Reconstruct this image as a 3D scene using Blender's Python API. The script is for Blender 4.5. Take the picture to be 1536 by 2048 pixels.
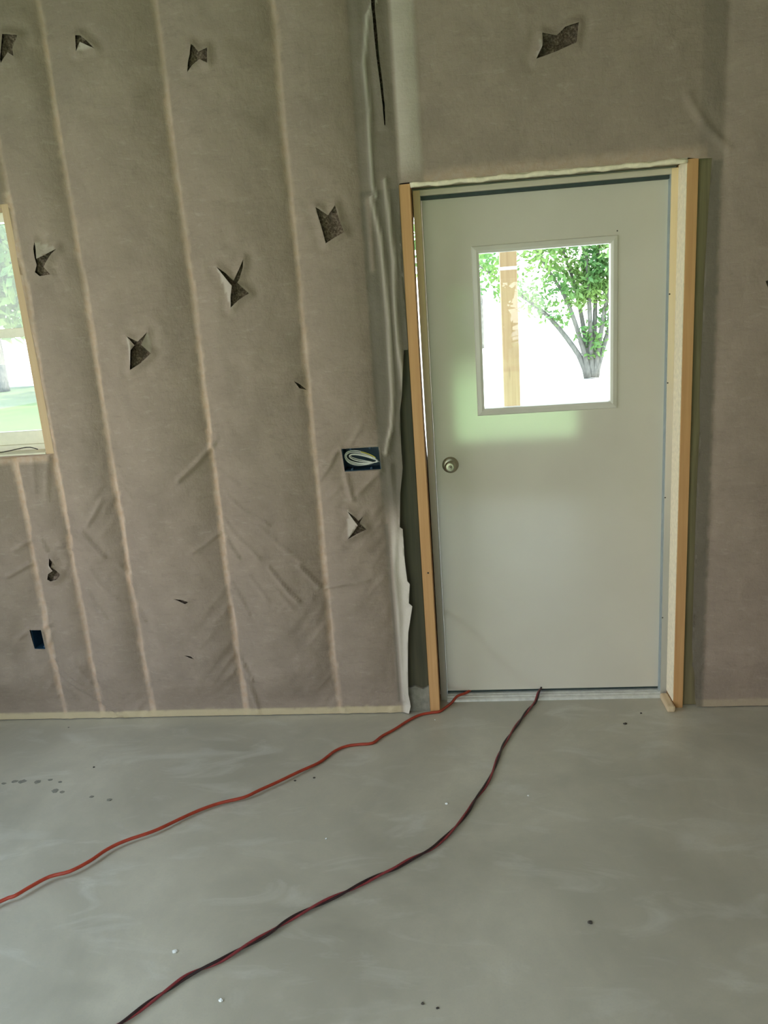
import bpy, bmesh, math, random
import numpy as np
from mathutils import Vector, Matrix
from mathutils.geometry import delaunay_2d_cdt

for o in list(bpy.data.objects):
    bpy.data.objects.remove(o, do_unlink=True)
scene = bpy.context.scene
COL = scene.collection
random.seed(7)

# ------------------------------------------------------------------ camera
CAM = Vector((0.1094, -2.9749, 1.6611))
YAW, PITCH, ROLL = math.radians(6.1013), math.radians(14.3764), math.radians(-4.1231)
r0 = Vector((math.cos(YAW), math.sin(YAW), 0)); f0 = Vector((-math.sin(YAW), math.cos(YAW), 0)); u0 = Vector((0, 0, 1))
fw = f0*math.cos(PITCH) - u0*math.sin(PITCH); up = u0*math.cos(PITCH) + f0*math.sin(PITCH)
r3 = r0*math.cos(ROLL) + up*math.sin(ROLL); u3 = up*math.cos(ROLL) - r0*math.sin(ROLL)
cd = bpy.data.cameras.new('camera'); cam = bpy.data.objects.new('camera', cd); COL.objects.link(cam)
cam.matrix_world = Matrix(((r3.x, u3.x, -fw.x, CAM.x), (r3.y, u3.y, -fw.y, CAM.y), (r3.z, u3.z, -fw.z, CAM.z), (0, 0, 0, 1)))
cd.sensor_fit = 'VERTICAL'; cd.sensor_height = 36.0; cd.lens = 1538.0*36.0/2048.0
cd.clip_start = 0.02; cd.clip_end = 500
scene.camera = cam

# ------------------------------------------------------------------ light
SKY_LOW = (0.80, 0.80, 0.78); SKY_HIGH = (0.54, 0.75, 1.0); SKY_STRENGTH = 6.0
SUN_STRENGTH = 9.0
EXPOSURE = 0.47
w = bpy.data.worlds.new('world'); scene.world = w; w.use_nodes = True
bg = w.node_tree.nodes['Background']; bg.inputs[1].default_value = SKY_STRENGTH
tc = w.node_tree.nodes.new('ShaderNodeTexCoord'); sx = w.node_tree.nodes.new('ShaderNodeSeparateXYZ'); w.node_tree.links.new(tc.outputs['Generated'], sx.inputs[0])
rp = w.node_tree.nodes.new('ShaderNodeValToRGB'); w.node_tree.links.new(sx.outputs[2], rp.inputs[0]); w.node_tree.links.new(rp.outputs[0], bg.inputs[0])
rp.color_ramp.elements[0].position = 0.0; rp.color_ramp.elements[0].color = (*SKY_LOW, 1); rp.color_ramp.elements[1].position = 0.75; rp.color_ramp.elements[1].color = (*SKY_HIGH, 1)   # hazy horizon to blue zenith
sd = bpy.data.lights.new('sun', 'SUN'); sd.energy = SUN_STRENGTH; sd.angle = math.radians(1.0); sd.color = (1.0, 0.95, 0.86)
sun = bpy.data.objects.new('sun', sd); COL.objects.link(sun); sun.location = (20, 4, 30)
sun.rotation_euler = Vector((-0.58, -0.02, -0.81)).to_track_quat('-Z', 'Y').to_euler()
def portal(name, loc, direction, sx, sy):
    l = bpy.data.lights.new(name, 'AREA'); l.shape = 'RECTANGLE'; l.size = sx; l.size_y = sy; l.cycles.is_portal = True
    o = bpy.data.objects.new(name, l); COL.objects.link(o); o.location = loc
    o.rotation_euler = Vector(direction).to_track_quat('-Z', 'Y').to_euler()
# sampling portals at the openings; side window and rear doorway added unseen for daylight
XL, XR, YB, ZC = -2.65, 2.60, -4.05, 3.10
OPEN_Y0, OPEN_Y1, OPEN_Z0, OPEN_Z = -2.5, -0.8, 0.75, 2.45
RO = (-2.45, -0.25, 2.90)
BW = (0.035, 1.245, 0.39, 1.90)
portal('added_side_window_portal', (XL-0.05, (OPEN_Y0+OPEN_Y1)/2, (OPEN_Z0+OPEN_Z)/2), (1, 0, 0), OPEN_Y1-OPEN_Y0, OPEN_Z-OPEN_Z0)
portal('added_doorway_portal', ((RO[0]+RO[1])/2, YB-0.1, RO[2]/2), (0, 1, 0), RO[1]-RO[0], RO[2])
portal('daylight_rear_window', ((BW[0]+BW[1])/2, YB-0.1, (BW[2]+BW[3])/2), (0, 1, 0), BW[1]-BW[0], BW[3]-BW[2])
portal('daylight_window', (-2.04, 0.2, 1.69), (0, -1, 0), 0.93, 0.96)
scene.view_settings.view_transform = 'Standard'; scene.view_settings.look = 'None'
scene.view_settings.exposure = EXPOSURE; scene.view_settings.gamma = 1.0; scene.view_settings.use_curve_mapping = False

# ------------------------------------------------------------------ helpers
def tag(o, label=None, cat=None, group=None, kind=None):
    if label: o['label'] = label
    if cat: o['category'] = cat
    if group: o['group'] = group
    if kind: o['kind'] = kind
    return o
def empty(name, loc=(0, 0, 0)):
    o = bpy.data.objects.new(name, None); COL.objects.link(o); o.location = loc; o.empty_display_size = 0.1
    return o
def link(name, me, mat, parent=None, smooth=False):
    if mat: me.materials.append(mat)
    if smooth:
        me.polygons.foreach_set('use_smooth', [True]*len(me.polygons))
    o = bpy.data.objects.new(name, me); COL.objects.link(o)
    if parent:
        o.parent = parent
        o.location = -Vector(parent.location) if parent.parent is None else -(Vector(parent.location)+Vector(parent.parent.location))
    return o
def mesh(name, v, f, mat, parent=None, smooth=False):
    me = bpy.data.meshes.new(name); me.from_pydata([tuple(p) for p in v], [], f); me.update()
    return link(name, me, mat, parent, smooth)
def from_bm(name, bm, mat, parent=None, smooth=False):
    bmesh.ops.recalc_face_normals(bm, faces=bm.faces)
    me = bpy.data.meshes.new(name); bm.to_mesh(me); bm.free()
    return link(name, me, mat, parent, smooth)
def add_box(bm, x0, x1, y0, y1, z0, z1, bev=0.0):
    r = bmesh.ops.create_cube(bm, size=1.0)
    for v in r['verts']:
        v.co = Vector(((x0+x1)/2+v.co.x*(x1-x0), (y0+y1)/2+v.co.y*(y1-y0), (z0+z1)/2+v.co.z*(z1-z0)))
    if bev > 0:
        es = list({e for v in r['verts'] for e in v.link_edges})
        bmesh.ops.bevel(bm, geom=es, offset=bev, segments=2, profile=0.5, affect='EDGES')
def box(name, x0, x1, y0, y1, z0, z1, mat, parent=None, bev=0.0):
    bm = bmesh.new(); add_box(bm, x0, x1, y0, y1, z0, z1, bev)
    return from_bm(name, bm, mat, parent)
def tube(name, pts, rad, mat, parent=None, n=8, cap=True):
    pts = [Vector(p) for p in pts]; V = []; F = []
    rads = rad if isinstance(rad, (list, tuple)) else [rad]*len(pts)
    prev = None
    for i, p in enumerate(pts):
        t = (pts[min(i+1, len(pts)-1)]-pts[max(i-1, 0)]).normalized()
        a = prev if prev is not None else (Vector((0, 0, 1)) if abs(t.z) < 0.9 else Vector((1, 0, 0)))
        s = t.cross(a).normalized(); b = s.cross(t).normalized(); prev = b
        for k in range(n):
            q = 2*math.pi*k/n
            V.append(p+(s*math.cos(q)+b*math.sin(q))*rads[i])
    for i in range(len(pts)-1):
        for k in range(n):
            F.append((i*n+k, i*n+(k+1) % n, (i+1)*n+(k+1) % n, (i+1)*n+k))
    if cap:
        F.append(tuple(range(n))[::-1]); F.append(tuple((len(pts)-1)*n+k for k in range(n)))
    return mesh(name, V, F, mat, parent, True)
def lathe(name, prof, c, axis, mat, parent=None, n=32):
    # prof: list of (radius, distance along axis)
    ax = Vector(axis).normalized(); s = ax.orthogonal().normalized(); b = ax.cross(s)
    V = []; F = []
    for r, h in prof:
        for k in range(n):
            q = 2*math.pi*k/n
            V.append(Vector(c)+ax*h+(s*math.cos(q)+b*math.sin(q))*r)
    for i in range(len(prof)-1):
        for k in range(n):
            F.append((i*n+k, i*n+(k+1) % n, (i+1)*n+(k+1) % n, (i+1)*n+k))
    F.append(tuple((len(prof)-1)*n+k for k in range(n)))
    return mesh(name, V, F, mat, parent, True)
def smooth_path(pts, step=0.012):
    P = [Vector(p) for p in pts]; out = []
    for i in range(len(P)-1):
        p0 = P[max(i-1, 0)]; p1 = P[i]; p2 = P[i+1]; p3 = P[min(i+2, len(P)-1)]
        n = max(2, int((p2-p1).length/step))
        for k in range(n):
            t = k/n
            out.append(0.5*((2*p1)+(p2-p0)*t+(2*p0-5*p1+4*p2-p3)*t*t+(3*p1-p0-3*p2+p3)*t**3))
    out.append(P[-1]); return out

# ------------------------------------------------------------------ materials
def new_mat(name):
    m = bpy.data.materials.new(name); m.use_nodes = True
    nt = m.node_tree; return m, nt, nt.nodes['Principled BSDF']
def node(nt, kind, **kw):
    n = nt.nodes.new(kind)
    for k, v in kw.items(): setattr(n, k, v)
    return n
def ramp(nt, fac, stops):
    r = node(nt, 'ShaderNodeValToRGB'); e = r.color_ramp.elements
    while len(e) < len(stops): e.new(0.5)
    for el, (p, c) in zip(e, stops):
        el.position = p; el.color = (*c, 1) if len(c) == 3 else c
    nt.links.new(fac, r.inputs[0]); return r.outputs[0]
def noise(nt, vec, scale, detail=3, rough=0.55, dist=0.0):
    n = node(nt, 'ShaderNodeTexNoise'); n.inputs['Scale'].default_value = scale; n.inputs['Detail'].default_value = detail
    n.inputs['Roughness'].default_value = rough; n.inputs['Distortion'].default_value = dist
    nt.links.new(vec, n.inputs['Vector']); return n.outputs['Fac']
def coords(nt, scale=(1, 1, 1), rot=(0, 0, 0)):
    g = node(nt, 'ShaderNodeNewGeometry'); mp = node(nt, 'ShaderNodeMapping')
    mp.inputs['Scale'].default_value = scale; mp.inputs['Rotation'].default_value = rot
    nt.links.new(g.outputs['Position'], mp.inputs['Vector']); return mp.outputs[0]
def mix(nt, fac, a, b, mode='MIX'):
    m = node(nt, 'ShaderNodeMix', data_type='RGBA', blend_type=mode)
    for s, v in ((0, fac), (6, a), (7, b)):
        if isinstance(v, (int, float)): m.inputs[s].default_value = v
        elif isinstance(v, tuple): m.inputs[s].default_value = (*v, 1) if len(v) == 3 else v
        else: nt.links.new(v, m.inputs[s])
    return m.outputs[2]
def bump(nt, b, h, strength, dist):
    n = node(nt, 'ShaderNodeBump'); n.inputs['Strength'].default_value = strength; n.inputs['Distance'].default_value = dist
    nt.links.new(h, n.inputs['Height']); nt.links.new(n.outputs[0], b.inputs['Normal'])
def mathn(nt, op, a, b=0.0):
    n = node(nt, 'ShaderNodeMath', operation=op)
    for i, v in enumerate((a, b)):
        if isinstance(v, (int, float)): n.inputs[i].default_value = v
        else: nt.links.new(v, n.inputs[i])
    return n.outputs[0]
def plain(name, col, rough=0.6, metal=0.0, var=0.12, scale=30, bmp=0.0, spec=0.5, scl=(1, 1, 1)):
    m, nt, b = new_mat(name); v = coords(nt, scl); n = noise(nt, v, scale, 4)
    lo = tuple(c*(1-var) for c in col); hi = tuple(min(1, c*(1+var)) for c in col)
    nt.links.new(ramp(nt, n, [(0.3, lo), (0.7, hi)]), b.inputs['Base Color'])
    b.inputs['Roughness'].default_value = rough; b.inputs['Metallic'].default_value = metal; b.inputs['Specular IOR Level'].default_value = spec
    if bmp: bump(nt, b, n, bmp, 0.002)
    return m
def wood(name, lo, hi, axis='z', rough=0.65, knots=True):
    m, nt, b = new_mat(name)
    sc = {'z': (60, 60, 2.2), 'x': (2.2, 60, 60), 'y': (60, 2.2, 60)}[axis]
    n1 = noise(nt, coords(nt, sc), 1.0, 4, 0.6, 0.4)
    big = noise(nt, coords(nt, tuple(min(s, 4) for s in sc)), 1.3, 2)
    c = ramp(nt, n1, [(0.28, lo), (0.72, hi)])
    c = mix(nt, mathn(nt, 'MULTIPLY', big, 0.45), c, tuple(x*0.72 for x in lo))
    if knots:
        vo = node(nt, 'ShaderNodeTexVoronoi'); vo.inputs['Scale'].default_value = 1.0
        nt.links.new(coords(nt, tuple(14 if s > 10 else 2.6 for s in sc)), vo.inputs['Vector'])
        k = ramp(nt, vo.outputs['Distance'], [(0.03, (1, 1, 1)), (0.12, (0, 0, 0))])
        c = mix(nt, mathn(nt, 'MULTIPLY', k, 0.55), c, (lo[0]*0.35, lo[1]*0.3, lo[2]*0.25))
    nt.links.new(c, b.inputs['Base Color']); b.inputs['Roughness'].default_value = rough
    bump(nt, b, n1, 0.25, 0.001)
    return m
M = {}
# netting: grey woven fabric, tan where it lies tight on a stud, darker where a treated post shows through it
m, nt, b = new_mat('insulation_netting')
at = node(nt, 'ShaderNodeAttribute', attribute_name='tint'); sp = node(nt, 'ShaderNodeSeparateColor'); nt.links.new(at.outputs['Color'], sp.inputs[0])
v = coords(nt)
mott = noise(nt, v, 7.0, 5, 0.6, 0.6); fine = noise(nt, coords(nt, (1, 1, 0.55), (0, 0.5, 0)), 70.0, 4, 0.7)
patch = noise(nt, v, 1.7, 3)
NET = (0.298, 0.225, 0.173)
c = ramp(nt, mott, [(0.25, tuple(x*0.86 for x in NET)), (0.75, tuple(x*1.12 for x in NET))])
c = mix(nt, ramp(nt, patch, [(0.4, (0, 0, 0)), (0.7, (0.35, 0.35, 0.35))]), c, (0.330, 0.245, 0.190))
c = mix(nt, ramp(nt, fine, [(0.55, (0, 0, 0)), (0.78, (0.16, 0.16, 0.16))]), c, (0.185, 0.143, 0.112))
c = mix(nt, ramp(nt, fine, [(0.24, (0.12, 0.12, 0.12)), (0.42, (0, 0, 0))]), c, (0.56, 0.48, 0.41))
stn = noise(nt, v, 45.0, 3)
stc = ramp(nt, stn, [(0.3, (0.52, 0.345, 0.235)), (0.7, (0.55, 0.41, 0.315))])
stk = noise(nt, coords(nt, (1, 1, 3.2), (0, 0.75, 0)), 16.0, 5, 0.7, 0.3)
c = mix(nt, ramp(nt, stk, [(0.54, (0, 0, 0)), (0.80, (0.55, 0.55, 0.55))]), c, (0.200, 0.152, 0.118))
c = mix(nt, ramp(nt, stk, [(0.22, (0.45, 0.45, 0.45)), (0.42, (0, 0, 0))]), c, (0.46, 0.375, 0.305))
c = mix(nt, sp.outputs[0], c, stc)
c = mix(nt, at.outputs['Alpha'], c, (0.58, 0.46, 0.285))
c = mix(nt, sp.outputs[1], c, (0.128, 0.112, 0.082))
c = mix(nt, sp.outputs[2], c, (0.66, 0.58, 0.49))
nt.links.new(c, b.inputs['Base Color']); b.inputs['Roughness'].default_value = 0.85; b.inputs['Specular IOR Level'].default_value = 0.25
bump(nt, b, mathn(nt, 'ADD', mathn(nt, 'MULTIPLY', mott, 1.2), mathn(nt, 'ADD', mathn(nt, 'MULTIPLY', fine, 0.5), mathn(nt, 'MULTIPLY', stk, 0.6))), 0.55, 0.006)
M['net'] = m
# loose-fill insulation
m, nt, b = new_mat('loose_insulation'); v = coords(nt)
n1 = noise(nt, v, 130, 5, 0.75); n2 = noise(nt, v, 45, 3)
c = ramp(nt, n1, [(0.32, (0.035, 0.022, 0.014)), (0.48, (0.18, 0.115, 0.078)), (0.66, (0.42, 0.31, 0.23))])
c = mix(nt, ramp(nt, n2, [(0.45, (0, 0, 0)), (0.7, (0.7, 0.7, 0.7))]), c, (0.07, 0.05, 0.035))
nt.links.new(c, b.inputs['Base Color']); b.inputs['Roughness'].default_value = 1.0; bump(nt, b, n1, 1.0, 0.01)
M['insul'] = m
# concrete
m, nt, b = new_mat('concrete_floor'); v = coords(nt)
n1 = noise(nt, v, 1.6, 6, 0.6, 0.5); n2 = noise(nt, v, 9, 5, 0.65); n3 = noise(nt, v, 160, 3, 0.7); n4 = noise(nt, coords(nt, (1, 2.4, 1)), 3.2, 4, 0.6, 1.0)
c = ramp(nt, n1, [(0.28, (0.330, 0.297, 0.225)), (0.5, (0.445, 0.400, 0.305)), (0.74, (0.575, 0.52, 0.405))])
c = mix(nt, ramp(nt, n2, [(0.35, (0.35, 0.35, 0.35)), (0.62, (0, 0, 0))]), c, (0.34, 0.315, 0.25))
c = mix(nt, ramp(nt, n4, [(0.54, (0, 0, 0)), (0.74, (0.45, 0.45, 0.45))]), c, (0.64, 0.61, 0.53))
c = mix(nt, ramp(nt, n3, [(0.3, (0.25, 0.25, 0.25)), (0.5, (0, 0, 0))]), c, (0.34, 0.325, 0.275))
nt.links.new(c, b.inputs['Base Color'])
nt.links.new(ramp(nt, n2, [(0.3, (0.34,)*3), (0.7, (0.46,)*3)]), b.inputs['Roughness'])
bump(nt, b, mathn(nt, 'ADD', n2, mathn(nt, 'MULTIPLY', n3, 0.2)), 0.12, 0.006)
b.inputs['IOR'].default_value = 1.8; M['concrete'] = m
# painted door
m, nt, b = new_mat('door_paint'); n1 = noise(nt, coords(nt), 3, 3); n2 = noise(nt, coords(nt), 240, 2)
nt.links.new(ramp(nt, n1, [(0.3, (0.66, 0.595, 0.49)), (0.7, (0.70, 0.635, 0.525))]), b.inputs['Base Color'])
b.inputs['Roughness'].default_value = 0.085; b.inputs['IOR'].default_value = 2.35
bump(nt, b, n2, 0.02, 0.0006)
M['door'] = m
M['frame_white'] = plain('lite_frame_paint', (0.66, 0.61, 0.52), 0.35, 0, 0.04, 8)
M['stud'] = wood('stud_pine', (0.52, 0.26, 0.095), (0.66, 0.37, 0.155))
M['header'] = wood('header_pine', (0.70, 0.58, 0.42), (0.80, 0.69, 0.53), 'x')
M['block'] = wood('offcut_pine', (0.62, 0.45, 0.27), (0.74, 0.57, 0.37), 'y')
M['window_wood'] = wood('window_pine', (0.56, 0.36, 0.19), (0.68, 0.48, 0.29))
M['post'] = wood('treated_post', (0.055, 0.050, 0.028), (0.115, 0.10, 0.055)); M['post_brown'] = wood('treated_post_brown', (0.20, 0.155, 0.075), (0.34, 0.27, 0.14))
M['wrap'] = plain('white_fabric_wrap', (0.86, 0.74, 0.54), 0.85, 0, 0.10, 60, 0.3)
M['porch'] = wood('porch_post_pine', (0.33, 0.21, 0.11), (0.47, 0.33, 0.19))
# finger-jointed jamb: short lengths of bare pine and grey primed stock end to end
m, nt, b = new_mat('jamb_finger_joint')
g = node(nt, 'ShaderNodeNewGeometry'); sx = node(nt, 'ShaderNodeSeparateXYZ'); nt.links.new(g.outputs['Position'], sx.inputs[0])
zz = mathn(nt, 'ADD', sx.outputs[2], mathn(nt, 'MULTIPLY', noise(nt, coords(nt, (60, 60, 1)), 1.0, 2), 0.06))
zf = mathn(nt, 'DIVIDE', zz, 2.2)
c = ramp(nt, zf, [(0.0, (0.42, 0.40, 0.34)), (0.30, (0.46, 0.44, 0.38)), (0.45, (0.62, 0.56, 0.48)), (0.55, (0.70, 0.60, 0.49)), (0.66, (0.80, 0.66, 0.44)), (0.85, (0.88, 0.66, 0.38))])
gr = noise(nt, coords(nt, (90, 90, 3)), 1.0, 3)
c = mix(nt, mathn(nt, 'MULTIPLY', gr, 0.25), c, (0.32, 0.25, 0.17))
nt.links.new(c, b.inputs['Base Color']); b.inputs['Roughness'].default_value = 0.6; M['jamb'] = m
M['jamb_head'] = wood('jamb_head_pine', (0.58, 0.50, 0.39), (0.68, 0.60, 0.48), 'x', knots=False)
M['stop'] = plain('weatherstrip', (0.30, 0.34, 0.34), 0.6, 0, 0.1)
M['rubber'] = plain('dark_weatherstrip', (0.035, 0.05, 0.045), 0.7, 0, 0.2)
M['alu'] = plain('aluminium_threshold', (0.70, 0.68, 0.62), 0.38, 0.25, 0.12, 40)
M['nickel'] = plain('satin_nickel', (0.44, 0.41, 0.31), 0.38, 1.0, 0.08, 60)
M['dark_metal'] = plain('dark_slot', (0.05, 0.05, 0.045), 0.5, 0.5, 0.1)
M['box_blue'] = plain('blue_plastic', (0.012, 0.045, 0.085), 0.45, 0, 0.2, 40)
M['wire_white'] = plain('white_wire', (0.72, 0.70, 0.62), 0.4, 0, 0.08)
M['wire_yellow'] = plain('yellow_wire', (0.55, 0.48, 0.08), 0.4, 0, 0.1)
M['wire_black'] = plain('black_wire', (0.015, 0.015, 0.016), 0.4, 0, 0.2)
M['cord_orange'] = plain('orange_cord', (0.36, 0.042, 0.018), 0.42, 0, 0.15, 50)
M['cord_red'] = plain('red_cord', (0.22, 0.030, 0.034), 0.45, 0, 0.2, 50)
M['cord_dark'] = plain('dark_cord', (0.030, 0.012, 0.013), 0.45, 0, 0.3, 50)
M['vinyl'] = plain('window_vinyl', (0.84, 0.78, 0.62), 0.4, 0, 0.05)
M['sill'] = plain('sill_pine', (0.74, 0.68, 0.50), 0.5, 0, 0.1, 25, scl=(1, 6, 6))
M['dirt'] = plain('dirt', (0.055, 0.045, 0.035), 0.9, 0, 0.4, 90)
M['mortar'] = plain('old_mortar', (0.24, 0.22, 0.175), 0.9, 0, 0.25, 40, 0.4)
M['chip'] = plain('white_chip', (0.80, 0.79, 0.74), 0.7, 0, 0.1)
M['spatter'] = plain('dirt_spatter', (0.20, 0.185, 0.145), 0.85, 0, 0.3, 90)
M['wall'] = plain('grey_sheeting', (0.40, 0.34, 0.27), 0.85, 0, 0.12, 6)
M['siding'] = plain('pale_siding', (0.62, 0.62, 0.58), 0.6, 0, 0.06, 4)
M['bark'] = plain('grey_bark', (0.12, 0.11, 0.095), 0.9, 0, 0.35, 25, 0.5, scl=(1, 1, 0.3))
M['gravel'] = plain('pale_gravel', (0.56, 0.54, 0.49), 0.9, 0, 0.12, 20)
m, nt, b = new_mat('lawn_grass'); n1 = noise(nt, coords(nt), 0.6, 5); n2 = noise(nt, coords(nt), 25, 3)
c = ramp(nt, n1, [(0.3, (0.15, 0.25, 0.09)), (0.7, (0.29, 0.38, 0.15))]); c = mix(nt, mathn(nt, 'MULTIPLY', n2, 0.5), c, (0.21, 0.30, 0.11))
nt.links.new(c, b.inputs['Base Color']); b.inputs['Roughness'].default_value = 0.9; M['grass'] = m
m, nt, b = new_mat('shade_toned_grass'); n1 = noise(nt, coords(nt), 0.5, 5); n2 = noise(nt, coords(nt), 25, 3)  # darker grass for the front lawn, tree shade put into its colour
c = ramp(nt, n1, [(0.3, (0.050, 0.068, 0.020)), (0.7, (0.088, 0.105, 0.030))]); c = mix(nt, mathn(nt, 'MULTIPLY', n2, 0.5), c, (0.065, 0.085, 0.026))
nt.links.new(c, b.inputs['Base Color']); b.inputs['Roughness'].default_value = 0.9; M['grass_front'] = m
m, nt, b = new_mat('leaf'); n1 = noise(nt, coords(nt), 1.4, 3)
c = ramp(nt, n1, [(0.35, (0.08, 0.20, 0.055)), (0.65, (0.22, 0.33, 0.085))]); nt.links.new(c, b.inputs['Base Color']); b.inputs['Roughness'].default_value = 0.55
tr = node(nt, 'ShaderNodeBsdfTranslucent'); nt.links.new(c, tr.inputs[0]); mx = node(nt, 'ShaderNodeMixShader'); mx.inputs[0].default_value = 0.45
out = nt.nodes['Material Output']; nt.links.new(b.outputs[0], mx.inputs[1]); nt.links.new(tr.outputs[0], mx.inputs[2]); nt.links.new(mx.outputs[0], out.inputs[0]); M['leaf'] = m
m = bpy.data.materials.new('window_glass'); m.use_nodes = True; nt = m.node_tree; nt.nodes.remove(nt.nodes['Principled BSDF'])
t = node(nt, 'ShaderNodeBsdfTransparent'); t.inputs[0].default_value = (0.95, 0.98, 0.96, 1); gl = node(nt, 'ShaderNodeBsdfGlossy'); gl.inputs['Roughness'].default_value = 0.01
fr = node(nt, 'ShaderNodeFresnel'); fr.inputs[0].default_value = 1.5; mx = node(nt, 'ShaderNodeMixShader')
nt.links.new(fr.outputs[0], mx.inputs[0]); nt.links.new(t.outputs[0], mx.inputs[1]); nt.links.new(gl.outputs[0], mx.inputs[2]); nt.links.new(mx.outputs[0], nt.nodes['Material Output'].inputs[0]); M['glass'] = m

HOLES={
 'a': [(-0.765, 1.8764), (-0.7307, 1.8506), (-0.7033, 1.8204), (-0.6769, 1.8606), (-0.6566, 1.8938), (-0.6626, 1.8642), (-0.6813, 1.8235), (-0.69, 1.8138), (-0.6498, 1.7719), (-0.6925, 1.7512), (-0.7259, 1.725), (-0.7185, 1.7649), (-0.7015, 1.8015), (-0.7258, 1.8291)] ,
 'b': [(-0.3748, 2.0554), (-0.3321, 2.023), (-0.303, 2.0549), (-0.2926, 2.0087), (-0.2784, 1.9606), (-0.3125, 1.9452), (-0.3479, 1.9276), (-0.3578, 1.978)] ,
 'c': [(-0.518, 1.4367), (-0.4987, 1.424), (-0.4744, 1.3989), (-0.5002, 1.408)] ,
 'd': [(-0.7601, 2.6171), (-0.7523, 2.6115), (-0.7355, 2.5894), (-0.7028, 2.5986), (-0.7076, 2.5506), (-0.734, 2.5655), (-0.7598, 2.5493), (-0.7854, 2.5323), (-0.7795, 2.5615), (-0.7711, 2.5813)] ,
 'e': [(-1.1699, 2.6834), (-1.1503, 2.6795), (-1.1294, 2.661), (-1.1051, 2.6339), (-1.1319, 2.6468), (-1.1497, 2.6555), (-1.1642, 2.6499), (-1.1754, 2.6331)] ,
 'f': [(-1.4391, 2.7158), (-1.3857, 2.7081), (-1.3991, 2.6829), (-1.4101, 2.6673), (-1.4101, 2.6422), (-1.424, 2.6519), (-1.4487, 2.6396), (-1.463, 2.6254), (-1.4642, 2.639)] ,
 'g': [(-1.4571, 2.0191), (-1.4537, 1.9922), (-1.4504, 1.9555), (-1.4225, 1.9665), (-1.3729, 1.988), (-1.3985, 1.971), (-1.423, 1.9436), (-1.4373, 1.9251), (-1.4155, 1.8975), (-1.4606, 1.8939), (-1.4792, 1.9101), (-1.4647, 1.9345), (-1.4677, 1.9641), (-1.4675, 1.9933)] ,
 'h': [(-1.1468, 1.6486), (-1.106, 1.6256), (-1.0787, 1.6456), (-1.062, 1.6596), (-1.0874, 1.6131), (-1.0603, 1.5782), (-1.108, 1.5427), (-1.1534, 1.5208), (-1.1371, 1.5652), (-1.1259, 1.5953), (-1.1199, 1.6128)] ,
 'i': [(-0.3513, 0.9122), (-0.3248, 0.8883), (-0.3104, 0.8706), (-0.2902, 0.8867), (-0.3064, 0.8615), (-0.2809, 0.8326), (-0.3184, 0.8188), (-0.3587, 0.7976), (-0.3294, 0.8307), (-0.3114, 0.8576), (-0.3312, 0.8817)] ,
 'j': [(-1.6314, 0.7685), (-1.6217, 0.7505), (-1.6251, 0.7324), (-1.6122, 0.7142), (-1.5963, 0.694), (-1.6138, 0.6736), (-1.6455, 0.665), (-1.6597, 0.6734), (-1.6506, 0.6974), (-1.627, 0.7116), (-1.6332, 0.7379)] ,
 'k': [(-1.1105, 0.5727), (-1.0793, 0.5677), (-1.0511, 0.5555), (-1.0661, 0.5481), (-1.0838, 0.5586)] ,
 'l': [(-1.1048, 0.3147), (-1.0762, 0.3098), (-1.0605, 0.2963), (-1.0816, 0.3038)] ,
 'm': [(0.4448, 2.5392), (0.4922, 2.526), (0.521, 2.549), (0.5652, 2.5578), (0.5572, 2.4995), (0.4948, 2.4794), (0.4229, 2.4618), (0.4407, 2.4904), (0.4456, 2.516)] ,
 'n': [(1.2071, 1.6812), (1.226, 1.6856), (1.2446, 1.6093), (1.2226, 1.6285), (1.2177, 1.6553)] ,
 'o': [(-0.1249, 2.7605), (-0.1113, 2.7591), (-0.1145, 2.6692), (-0.112, 2.608), (-0.1107, 2.5306), (-0.1049, 2.4518), (-0.1017, 2.372), (-0.1035, 2.3077), (-0.1079, 2.3081), (-0.1096, 2.3727), (-0.1145, 2.4526), (-0.1202, 2.5315), (-0.1232, 2.6091), (-0.1254, 2.6854)] ,
 'box': [(-0.357, 1.1629), (-0.2104, 1.1629), (-0.2048, 1.0747), (-0.3508, 1.0702)] ,
 'box2': [(-1.7874, 0.4435), (-1.7349, 0.4418), (-1.7361, 0.3498), (-1.7868, 0.3513)] ,
}
TORN = [(-0.1628, 0.0023), (-0.152, 0.0377), (-0.1591, 0.0968), (-0.1533, 0.2245), (-0.1416, 0.3787), (-0.1179, 0.4937), (-0.1316, 0.5074), (-0.1224, 0.5902), (-0.1318, 0.6035), (-0.1366, 0.6899), (-0.1362, 0.8253), (-0.1477, 0.8342), (-0.1368, 0.9722), (-0.1204, 1.0727), (-0.1212, 1.1527), (-0.1178, 1.2956), (-0.1062, 1.3565), (-0.0877, 1.5254), (-0.0745, 1.5245)]
RAG = [(1.0175, 2.1044), (1.0115, 1.9359), (1.0069, 1.7686), (1.0044, 1.6309), (1.0025, 1.4177), (1.0017, 1.2708), (1.0064, 1.1768), (1.0029, 0.9947), (1.0018, 0.7865), (1.0022, 0.5811), (1.0032, 0.2816), (1.0089, 0.2198), (1.0057, 0.1932), (1.0165, 0.1595), (1.0222, 0.0354), (1.0311, 0.0032)]
RIDGE1 = [(-0.173, 2.0738), (-0.1495, 1.9432), (-0.1434, 1.8199), (-0.139, 1.6395), (-0.1415, 1.4915), (-0.1428, 1.3588), (-0.1544, 1.2432), (-0.1834, 1.1361)]
RIDGE2 = [(-0.1182, 2.1284), (-0.1118, 2.0092), (-0.104, 1.8523), (-0.1103, 1.674), (-0.1074, 1.5452), (-0.102, 1.4513), (-0.0986, 1.3848)]
RIDGE3 = [(-0.1864, 2.0664), (-0.1826, 1.9458), (-0.1842, 1.823)]
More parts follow.
